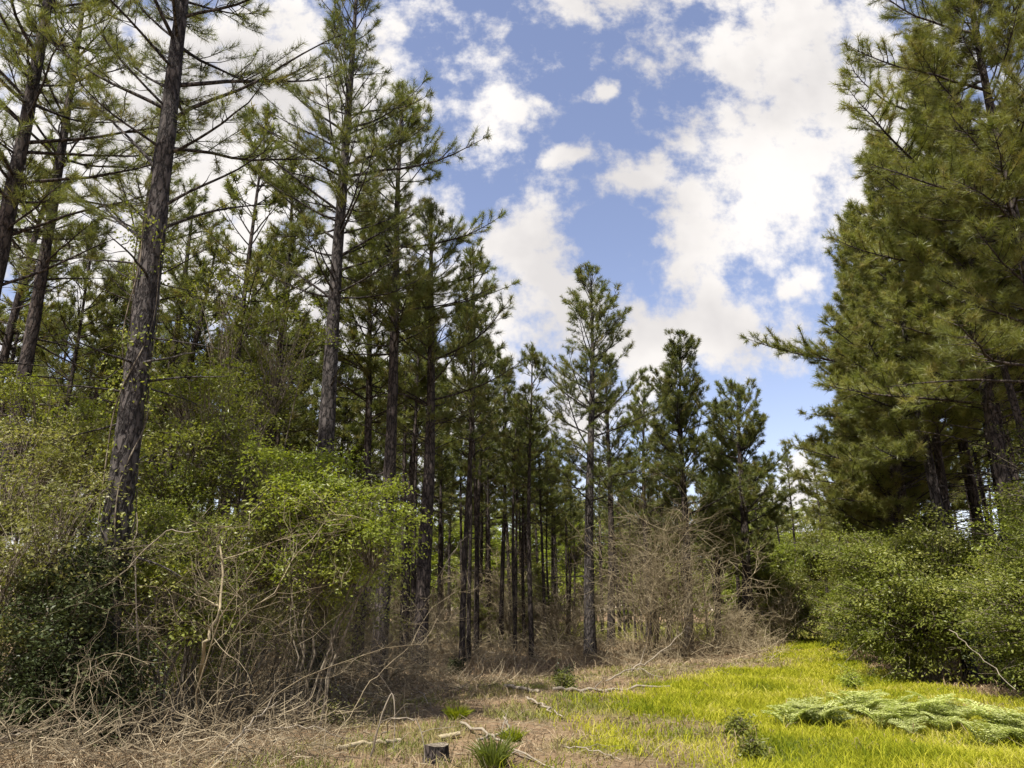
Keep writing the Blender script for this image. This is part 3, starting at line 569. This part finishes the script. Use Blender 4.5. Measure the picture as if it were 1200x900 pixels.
# stump
st = G(510, 890, 0)
def stump(x, y, r0, h, label):
    r = np.random.default_rng(3); root = empty('tree_stump', x, y); tag(root, label, 'stump'); W = Geo(); S = 20
    zz = np.array([0, .06, .12, h*.7, h]); a = np.arange(S)*2*np.pi/S; rr = r0*(1+.28*np.exp(-zz/.07))[:, None]*(1+.10*np.sin(a*3+1)+.07*np.sin(a*7))[None]
    ring = np.stack([rr*np.cos(a), rr*np.sin(a), np.repeat(zz[:, None], S, 1)+.010*np.sin(a*2)[None]*(zz[:, None] > h*.9)], -1)
    idx = np.arange(5*S).reshape(5, S); q = np.stack([idx[:-1], np.roll(idx[:-1], -1, 1), np.roll(idx[1:], -1, 1), idx[1:]], -1); W.add(ring, q=q)
    link('bark_side', W.mesh('stump_side', M['bark'], True), root)
    T = Geo(); v = np.concatenate([[[0, 0, h+.002]], ring[-1]+[0, 0, .003]]); T.add(v, t=[[0, i+1, (i+1) % S+1] for i in range(S)], rnd=np.full(S+1, .3)); link('cut_face', T.mesh('stump_cut', M['bark_small']), root)
stump(st[0], st[1], .13, .20, 'short dark cut stump at the bottom of the clearing')
# seedlings in the clearing
def seedling(label, px, py, h, leaf='leaf_dark'):
    x, y = gp(px, py); root = empty('seedling', x, y); tag(root, label, 'seedling')
    shrub_parts(root, int(px), [((0, 0, h*.5), (h*.32, h*.32, h*.5), int(30+h*40), 22, .05)], leaf=leaf, nstem=4, sr=.006, sp=.12)
seedling('tiny dark green seedling on the log in mid clearing', 661, 812, .4, 'leaf')
seedling('small dark green shrub left of the corner pine in the dry grass', 535, 792, .5)
seedling('narrow dark seedling under the lone middle pine', 663, 808, .5)
seedling('small weed in the lower grass left of the bare patch', 868, 868, .28, 'leaf')
seedling('small weed at the bottom of the grass', 884, 886, .25, 'leaf')
seedling('leafy weed at the edge of the ferns', 1000, 812, .45, 'leaf_lime')
# dark clump of long grass by the stump
def clump(label, px, py, h, n):
    x, y = gp(px, py); r = np.random.default_rng(int(px)); g = Geo(); a = r.random(n)*6.283; t = r.random(n)**.7*.9
    o = np.stack([np.cos(a)*.12*r.random(n), np.sin(a)*.12*r.random(n), np.zeros(n)], -1); d = nrm(np.stack([np.cos(a)*t, np.sin(a)*t, np.ones(n)], -1)); L = (h*(.6+.6*r.random(n)))[:, None]; s = perp(r, d)*.006
    m = o+d*L*.55; e = m+nrm(d+[0, 0, -.55]+0)*L*.45
    g.add(np.stack([o-s, o+s, m+s, m-s], 1), q=np.arange(n*4).reshape(-1, 4), rnd=np.repeat(r.random(n)*.3, 4)); g.add(np.stack([m-s, m+s, e], 1), t=np.arange(n*3).reshape(-1, 3), rnd=np.repeat(r.random(n)*.3, 3))
    ob = link('grass_clump', g.mesh('grass_clump', M['leaf' if h > .3 else 'grass'])); ob.location = (x, y, float(gz(x, y))); tag(ob, label, 'grass clump')
clump('dark green clump of long grass beside the forked branch', 578, 895, .38, 260)
clump('yellow green grass tuft in the needles left of the forked branch', 535, 848, .22, 300)
clump('low grass clump at the front of the clearing', 600, 870, .2, 160)

# ------------------------------------------------------------------ ferns
def fern_geo(seed, n=7, L=.66):
    r = np.random.default_rng(seed); g = Geo(); W = Geo()
    for k in range(n):
        a = k*6.283/n+r.normal()*.3; l = L*(.75+.5*r.random()); N = 16; s = np.linspace(0, 1, N)
        el = R(72)-R(76)*s**1.3; d = np.stack([np.cos(a)*np.cos(el), np.sin(a)*np.cos(el), np.sin(el)], -1); P = np.concatenate([np.zeros((1, 3)), np.cumsum(d[:-1]*l/(N-1), 0)])
        tubes(W, P[None], np.linspace(.004, .0015, N)[None], 3)
        lat = nrm(np.cross(d, [0, 0, 1.])); w = .30*l*np.sin(np.pi*np.clip((s-.12)/.95, 0, 1))**.8+.01
        for sg in (-1, 1):
            sub = 5
            for j in range(sub):     # each pinna carries small leaflets
                f = (j+.5)/sub; c = P[3:]+(lat*sg+d*.35)[3:]*(w[3:]*f)[:, None]+r.normal(size=(N-3, 3))*.006
                ll = (w[3:]/sub*1.9); leaves(g, r, c, (lat*sg+d*.5+r.normal(size=d.shape)*.12)[3:], np.tile([0, 0, 1.], (N-3, 1))+r.normal(size=(N-3, 3))*.2, ll, (l/(N)*1.15*(1.1-f*.6))*np.ones(N-3), np.clip(r.random(N-3)*.5+.25+r.normal()*.15, 0, 1))
    return W, g
FP = []
for i in range(4):
    W, g = fern_geo(30+i); root = empty('fern', 0, 0); link('stalk', W.mesh('fern_stalk', M['bark_small'], True), root); link('frond', g.mesh('fern_frond', M['fern']), root); FP.append(root)
fs = [(920+r3.random()*66, 840+r3.random()*14) for i in range(9)]+[(1000+r3.random()*215, 0) for i in range(40)]
fi = 0
for (px, py) in fs:
    left = py > 0
    if not left: py = 824+(px-1000)*.19+r3.random()*26
    x, y = gp(px, py); rz = r3.random()*6.28; s = .4+.5*r3.random()
    lab = 'pale green fern in the small patch on the grass left of the fern bank' if left else 'pale green fern in the bank below the right bushes'
    if fi < 4: o = FP[fi]; o.location = (x, y, float(gz(x, y))); o.rotation_euler = (0, 0, rz); o.scale = (s, s, s)
    else: o = copy_thing(FP[fi % 4], x, y, rz, s)
    o.rotation_euler = (r3.normal()*.1, r3.normal()*.1, rz)
    tag(o, lab, 'fern', 'ferns of the small patch' if left else 'ferns of the bank under the bushes'); fi += 1

# ------------------------------------------------------------------ ground
def vnoise(x, y, s, seed=0):
    x = np.asarray(x)/s+1000; y = np.asarray(y)/s+1000; xi = np.floor(x).astype(np.int64); yi = np.floor(y).astype(np.int64); fx = x-xi; fy = y-yi; fx = fx*fx*(3-2*fx); fy = fy*fy*(3-2*fy)
    def h(i, j): v = np.sin(i*127.1+j*311.7+seed*74.7)*43758.5453; return v-np.floor(v)
    return (h(xi, yi)*(1-fx)+h(xi+1, yi)*fx)*(1-fy)+(h(xi, yi+1)*(1-fx)+h(xi+1, yi+1)*fx)*fy
def fbm(x, y, s, seed=0): return (vnoise(x, y, s, seed)+.5*vnoise(x, y, s/2.1, seed+1)+.25*vnoise(x, y, s/4.3, seed+2))/1.75
sm = lambda v, a, b: (lambda t: t*t*(3-2*t))(np.clip((v-a)/(b-a), 0, 1))
def lush(x, y):
    n = fbm(x, y, 1.4, 3)-.5
    v = sm(x-XL(y)+n*4.2, -1.1, 1.0)*sm(XR(y)+.4-x+n*.8, 0, .6)*(y < 44)
    v = v*(.22+.78*sm(fbm(x, y, .9, 41)+.05*(y-9)*.4+.12*sm(x-XL(y), 0, 3), .34, .62))
    v = v*(1-.85*np.exp(-(((x-2.75)/.28)**2+((y-10.0)/.6)**2)))
    shade_band = np.exp(-((y-32)/.8)**2)*.8  # shade across the track, drawn by thinning the grass and its green ground tone
    return np.clip(v*(1-shade_band), 0, 1)
def sparse(x, y):
    n = fbm(x, y, 1.1, 9)
    c = sm(x-(XL(y)-5.5), 0, 3)*(1-sm(x-XR(y), -.2, .4))*(y < 27)
    return c*sm(n, .46, .62)*.75
fine = np.arange(-16, 22.01, .3)
def grow_axis(lo, hi, a, b): 
    L = list(a); st = .3; v = a[-1]
    while v < hi: st *= 1.3; v += st; L.append(v)
    st = .3; v = a[0]; F_ = []
    while v > lo: st *= 1.3; v -= st; F_.append(v)
    return np.array(F_[::-1]+L)
xs = grow_axis(-900, 900, fine, 0); ys = grow_axis(-900, 1800, np.arange(-2, 42.01, .3), 0)
X, Y = np.meshgrid(xs, ys); Z = gz(X, Y); g = Geo(); nx, ny = len(xs), len(ys)
idx = np.arange(nx*ny).reshape(ny, nx); q = np.stack([idx[:-1, :-1], idx[:-1, 1:], idx[1:, 1:], idx[1:, :-1]], -1)
g.add(np.stack([X, Y, Z], -1), q=q, rnd=np.clip(lush(X, Y)+.35*sparse(X, Y), 0, 1).ravel())
m, nt, out = new_mat('forest_floor'); L = nt.links.new
tc = nt.nodes.new('ShaderNodeTexCoord'); at_ = nt.nodes.new('ShaderNodeAttribute'); at_.attribute_name = 'rnd'
n1 = nt.nodes.new('ShaderNodeTexNoise'); n1.inputs['Scale'].default_value = 9; n1.inputs['Detail'].default_value = 8; n1.inputs['Roughness'].default_value = .7; L(tc.outputs['Object'], n1.inputs['Vector'])
n2 = nt.nodes.new('ShaderNodeTexNoise'); n2.inputs['Scale'].default_value = .9; n2.inputs['Detail'].default_value = 4; L(tc.outputs['Object'], n2.inputs['Vector'])
c1 = ramp(nt, [(.3, (.075, .048, .027)), (.5, (.19, .125, .072)), (.72, (.35, .26, .16))], n1.outputs[0])
c2 = ramp(nt, [(.35, (.14, .105, .06)), (.7, (.33, .235, .15))], n2.outputs[0])
mA = nt.nodes.new('ShaderNodeMix'); mA.data_type = 'RGBA'; mA.inputs[0].default_value = .4; L(c1.outputs[0], mA.inputs[6]); L(c2.outputs[0], mA.inputs[7])
c3 = ramp(nt, [(.35, (.06, .075, .018)), (.65, (.15, .17, .03))], n1.outputs[0])
mB = nt.nodes.new('ShaderNodeMix'); mB.data_type = 'RGBA'; L(at_.outputs['Fac'], mB.inputs[0]); L(mA.outputs[2], mB.inputs[6]); L(c3.outputs[0], mB.inputs[7])
df = nt.nodes.new('ShaderNodeBsdfDiffuse'); L(mB.outputs[2], df.inputs[0]); bp = nt.nodes.new('ShaderNodeBump'); bp.inputs['Distance'].default_value = .05; L(n1.outputs[0], bp.inputs['Height']); L(bp.outputs[0], df.inputs['Normal']); L(df.outputs[0], out.inputs[0])
tag(link('ground', g.mesh('ground', m, True)), kind='structure', label='forest floor of pine litter and grassy track')

# ------------------------------------------------------------------ grass, straw and twig litter (stuff)
def scatter(n, x0, x1, y0, y1, prob, r, bias=1.6):
    y = y0+(y1-y0)*r.random(n)**bias; hw = y*.74+1.5; x = np.where(True, x0+(x1-x0)*r.random(n), 0)
    k = (np.abs(x) < hw) & (r.random(n) < prob(x, y)); return x[k], y[k]
def blades(x, y, r, h, w, bend=.35, lo=0., hi=1.):
    n = len(x); g = Geo(); o = np.stack([x, y, gz(x, y)-.01], -1); a = r.random(n)*6.283; lean_ = r.random(n)*bend
    d = nrm(np.stack([np.cos(a)*lean_, np.sin(a)*lean_, np.ones(n)], -1)); b = r.random(n)*6.283; s = np.stack([np.cos(b), np.sin(b), 0*b], -1)*(w*.5)[:, None]
    h = h[:, None]; m_ = o+d*h*.55; e = m_+nrm(d+np.stack([np.cos(a), np.sin(a), 0*a], -1)*bend*1.6)*h*.5
    k = np.arange(n)[:, None]*5; v = np.stack([o-s, o+s, m_+s*.8, m_-s*.8, e], 1)
    rn = np.clip(lo+(hi-lo)*(1.1*fbm(x, y, 1.1, 21)-.25+.45*r.random(n)), 0, 1)
    g.add(v, q=k+np.array([0, 1, 2, 3]), t=k+np.array([3, 2, 4]), rnd=np.repeat(rn, 5)); return g
r4 = np.random.default_rng(21)
x, y = scatter(480000, -1, 19, 7.2, 44, lush, r4)
tag(link('track_grass', blades(x, y, r4, (.06+.10*r4.random(len(x))+.12*(r4.random(len(x)) < .06))*(.5+1.0*fbm(x, y, 1.0, 5)), .005+.0007*y, .7, 0, 1).mesh('track_grass', M['grass'])), kind='stuff', label='bright yellow green grass of the track')
x, y = scatter(150000, -5, 12, 7.2, 27, lambda x, y: sparse(x, y)*(1-lush(x, y)), r4)
tag(link('sparse_grass', blades(x, y, r4, .06+.10*r4.random(len(x)), .006+.0008*y, .6, 0, 1).mesh('sparse_grass', M['grass_thin'])), kind='stuff', label='thin patchy grass over pine litter')
def dry(x, y): return (1-.93*lush(x, y))*(1-.5*sparse(x, y))*(.35+.65*sm(fbm(x, y, 1.7, 31), .35, .6))
x, y = scatter(170000, -22, 18, 7.2, 42, dry, r4)
hh = (.06+.10*r4.random(len(x))+.28*(r4.random(len(x)) < .08)*r4.random(len(x)))*(1+.9*sm(XL(y)-3.5-x, 0, 3))
tag(link('dry_grass', blades(x, y, r4, hh, .005+.0009*y, 1.6).mesh('dry_grass', M['straw'])), kind='stuff', label='dry brown grass and weeds of the clearing')
x = -50+80*r4.random(70000); y = 38+46*r4.random(70000)**.8; k = np.abs(x) < y*.75+2; k &= (x > XR(y)) | (x < XL(y)-.3) | (y > 45); x = x[k]; y = y[k]
tag(link('far_undergrowth', blades(x, y, r4, (.2+.55*r4.random(len(x)))*(.5+fbm(x, y, 4., 8)), .012+.0011*y, 1.0).mesh('far_undergrowth', M['weeds'])), kind='stuff', label='sunlit weeds and low growth on the ground behind the far trunks')
def litter(n, x0, x1, y0, y1, prob, Lm, rad, zmax, bias, curl=.12, tilt=.25):
    x, y = scatter(n, x0, x1, y0, y1, prob, r4, bias); n = len(x); N = 6
    a = r4.random(n)*6.283; el = r4.normal(size=n)*tilt; d = np.stack([np.cos(a)*np.cos(el), np.sin(a)*np.cos(el), np.sin(el)], -1)
    o = np.stack([x, y, gz(x, y)+zmax(x, y)*r4.random(n)**1.5], -1); L_ = Lm*(.35+1.1*r4.random(n)**2)
    P = [o]
    for i in range(N-1): d = nrm(d+r4.normal(size=(n, 3))*curl); P.append(P[-1]+d*(L_/(N-1))[:, None])
    P = np.stack(P, 1); P[:, :, 2] = np.maximum(P[:, :, 2], gz(P[:, :, 0], P[:, :, 1])+.008)
    g = Geo(); tubes(g, P, (rad*(.5+.9*r4.random(n))*(.7+y*.03))[:, None]*np.linspace(1, .4, N)[None], 3, rnd=r4.random(n)); return g
leftb = lambda x, y: np.clip(sm(XL(y)-2.6-x, 0, 2.5), 0, 1)
tag(link('brush_litter', litter(26000, -14, 3, 7.3, 20, lambda x, y: leftb(x, y), .55, .0048, lambda x, y: .08+.34*sm(-1.2-x, 0, 2.0), 1.3, .2, .35).mesh('brush_litter', M['twig'])), kind='stuff', label='knee high tangle of dead grey twigs at lower left')
tag(link('needle_litter', litter(12000, -4, 9, 7.3, 28, lambda x, y: (1-lush(x, y))*(1-leftb(x, y)*.7), .32, .004, lambda x, y: .03+0*x, 1.3).mesh('needle_litter', M['twig'])), kind='stuff', label='scattered small twigs on the clearing floor')
tag(link('back_brush', litter(15000, -16, 12, 19, 40, lambda x, y: (x < XL(y)-.2-.12*np.maximum(y-30, 0))*(.4+.6*(y > 24))*(y < 35), .9, .0045, lambda x, y: .15+.5*sm(y, 22, 28), 1.0, .14, .6).mesh('back_brush', M['twig_brown'])), kind='stuff', label='brown brush along the foot of the trees')

# ------------------------------------------------------------------ sky, clouds, sun
SUN_AZ, SUN_EL = R(-140), R(60)       # azimuth measured from +Y towards +X
w = bpy.data.worlds.new('World'); sc.world = w; w.use_nodes = True; nt = w.node_tree; nt.nodes.clear(); L = nt.links.new
out = nt.nodes.new('ShaderNodeOutputWorld'); bg = nt.nodes.new('ShaderNodeBackground'); bg.inputs[1].default_value = .108; L(bg.outputs[0], out.inputs[0])
sky = nt.nodes.new('ShaderNodeTexSky'); sky.sky_type = 'NISHITA'; sky.sun_disc = False; sky.sun_elevation = SUN_EL; sky.sun_rotation = SUN_AZ; sky.air_density = 1.0; sky.dust_density = .6; sky.ozone_density = 2.0
tc = nt.nodes.new('ShaderNodeTexCoord'); sep = nt.nodes.new('ShaderNodeSeparateXYZ'); L(tc.outputs['Generated'], sep.inputs[0])
def mth(op, a, b=None, c=None, clamp=False):
    n = nt.nodes.new('ShaderNodeMath'); n.operation = op; n.use_clamp = clamp
    for i, v in enumerate((a, b, c)):
        if v is None: continue
        if isinstance(v, (int, float)): n.inputs[i].default_value = v
        else: L(v, n.inputs[i])
    return n.outputs[0]
ya = mth('MAXIMUM', mth('ABSOLUTE', sep.outputs[1]), .08)
uu = mth('DIVIDE', sep.outputs[0], ya); vv = mth('DIVIDE', sep.outputs[2], ya)
cmb = nt.nodes.new('ShaderNodeCombineXYZ'); L(uu, cmb.inputs[0]); L(vv, cmb.inputs[1])
# gentle warp
wn = nt.nodes.new('ShaderNodeTexNoise'); wn.noise_dimensions = '2D'; wn.inputs['Scale'].default_value = 4; wn.inputs['Detail'].default_value = 8; L(cmb.outputs[0], wn.inputs['Vector'])
vm = nt.nodes.new('ShaderNodeVectorMath'); vm.operation = 'MULTIPLY_ADD'; L(wn.outputs['Color'], vm.inputs[0]); vm.inputs[1].default_value = (.18, .18, 0); L(cmb.outputs[0], vm.inputs[2])
vs = nt.nodes.new('ShaderNodeVectorMath'); vs.operation = 'SUBTRACT'; L(vm.outputs[0], vs.inputs[0]); vs.inputs[1].default_value = (.09, .09, 0)
clouds = [(950, 60, 215, 120, 0), (1040, 160, 190, 160, 0), (900, 210, 110, 90, 0), (760, -10, 150, 42, 0), (880, 170, 95, 95, 0), (820, 270, 75, 90, 0), (745, 205, 65, 40, .5), (665, 175, 45, 24, 0), (850, 330, 60, 50, 0),
          (600, 118, 42, 42, .3), (690, 98, 26, 18, 0), (605, 290, 52, 62, 0), (560, 250, 30, 25, 0), (860, 400, 130, 72, 0), (740, 400, 120, 65, 0), (640, 370, 110, 70, 0), (820, 380, 190, 60, 0), (955, 322, 32, 26, 0), (925, 600, 60, 55, 0), (940, 255, 60, 30, 0), (650, 480, 120, 60, 0),
          (170, 180, 440, 290, 0), (420, 330, 190, 200, 0), (480, 480, 200, 140, 0), (100, 560, 250, 120, 0), (400, 150, 85, 130, 0), (330, 60, 120, 120, 0), (460, 250, 80, 120, 0)]
acc = None
for (px, py, rx, ry, rot) in clouds:
    d = ray(px, py); u0, v0 = d[0]/d[1], d[2]/d[1]; dx = ray(px+rx, py); dy = ray(px, py-ry)
    ru = abs(dx[0]/dx[1]-u0); rv = abs(dy[2]/dy[1]-v0)
    mp = nt.nodes.new('ShaderNodeMapping'); mp.vector_type = 'TEXTURE'; mp.inputs['Location'].default_value = (u0, v0, 0); mp.inputs['Rotation'].default_value = (0, 0, -rot); mp.inputs['Scale'].default_value = (ru, rv, 1)
    L(vs.outputs[0], mp.inputs[0]); ln = nt.nodes.new('ShaderNodeVectorMath'); ln.operation = 'LENGTH'; L(mp.outputs[0], ln.inputs[0])
    f = mth('SUBTRACT', 1.0, ln.outputs['Value'])
    acc = f if acc is None else mth('SMOOTH_MAX', acc, f, .25)
cn = nt.nodes.new('ShaderNodeTexNoise'); cn.noise_dimensions = '2D'; cn.inputs['Scale'].default_value = 12; cn.inputs['Detail'].default_value = 9; cn.inputs['Roughness'].default_value = .62; L(cmb.outputs[0], cn.inputs['Vector'])
den = mth('ADD', acc, mth('MULTIPLY', mth('SUBTRACT', cn.outputs[0], .5), 2.5))
cov = nt.nodes.new('ShaderNodeMapRange'); cov.interpolation_type = 'SMOOTHSTEP'; cov.inputs[1].default_value = -.10; cov.inputs[2].default_value = .66; L(den, cov.inputs[0])
c2 = nt.nodes.new('ShaderNodeTexNoise'); c2.noise_dimensions = '2D'; c2.inputs['Scale'].default_value = 3.3; c2.inputs['Detail'].default_value = 5; L(cmb.outputs[0], c2.inputs['Vector'])
shade = ramp(nt, [(.34, (3.9, 3.75, 3.7)), (.48, (4.8, 4.6, 4.45)), (.62, (5.2, 5.0, 4.85))], c2.outputs[0])
tint = nt.nodes.new('ShaderNodeMix'); tint.data_type = 'RGBA'; tint.blend_type = 'MULTIPLY'; tint.inputs[0].default_value = 1; L(sky.outputs[0], tint.inputs[6]); tint.inputs[7].default_value = (1.36, 1.08, 1.02, 1)
mx = nt.nodes.new('ShaderNodeMix'); mx.data_type = 'RGBA'; L(cov.outputs[0], mx.inputs[0]); L(tint.outputs[2], mx.inputs[6]); L(shade.outputs[0], mx.inputs[7]); L(mx.outputs[2], bg.inputs[0])
w.cycles.sampling_method = 'MANUAL'; w.cycles.sample_map_resolution = 512
sd = bpy.data.lights.new('sun', 'SUN'); sd.energy = 4.8; sd.angle = R(.53); sd.color = (1, .95, .86); so = bpy.data.objects.new('sun', sd); COL.objects.link(so)
so.rotation_euler = (R(90)-SUN_EL, 0, -SUN_AZ+R(180)); so.location = (0, 0, 40)

sc.view_settings.view_transform = 'Standard'; sc.view_settings.look = 'None'; sc.view_settings.exposure = .92; sc.view_settings.gamma = 1; sc.view_settings.use_curve_mapping = False
c = sc.cycles; c.max_bounces = 6; c.diffuse_bounces = 4; c.glossy_bounces = 1; c.transmission_bounces = 3; c.transparent_max_bounces = 2; c.use_denoising = True
c.sample_clamp_indirect = 4; c.use_adaptive_sampling = True; c.adaptive_threshold = .02
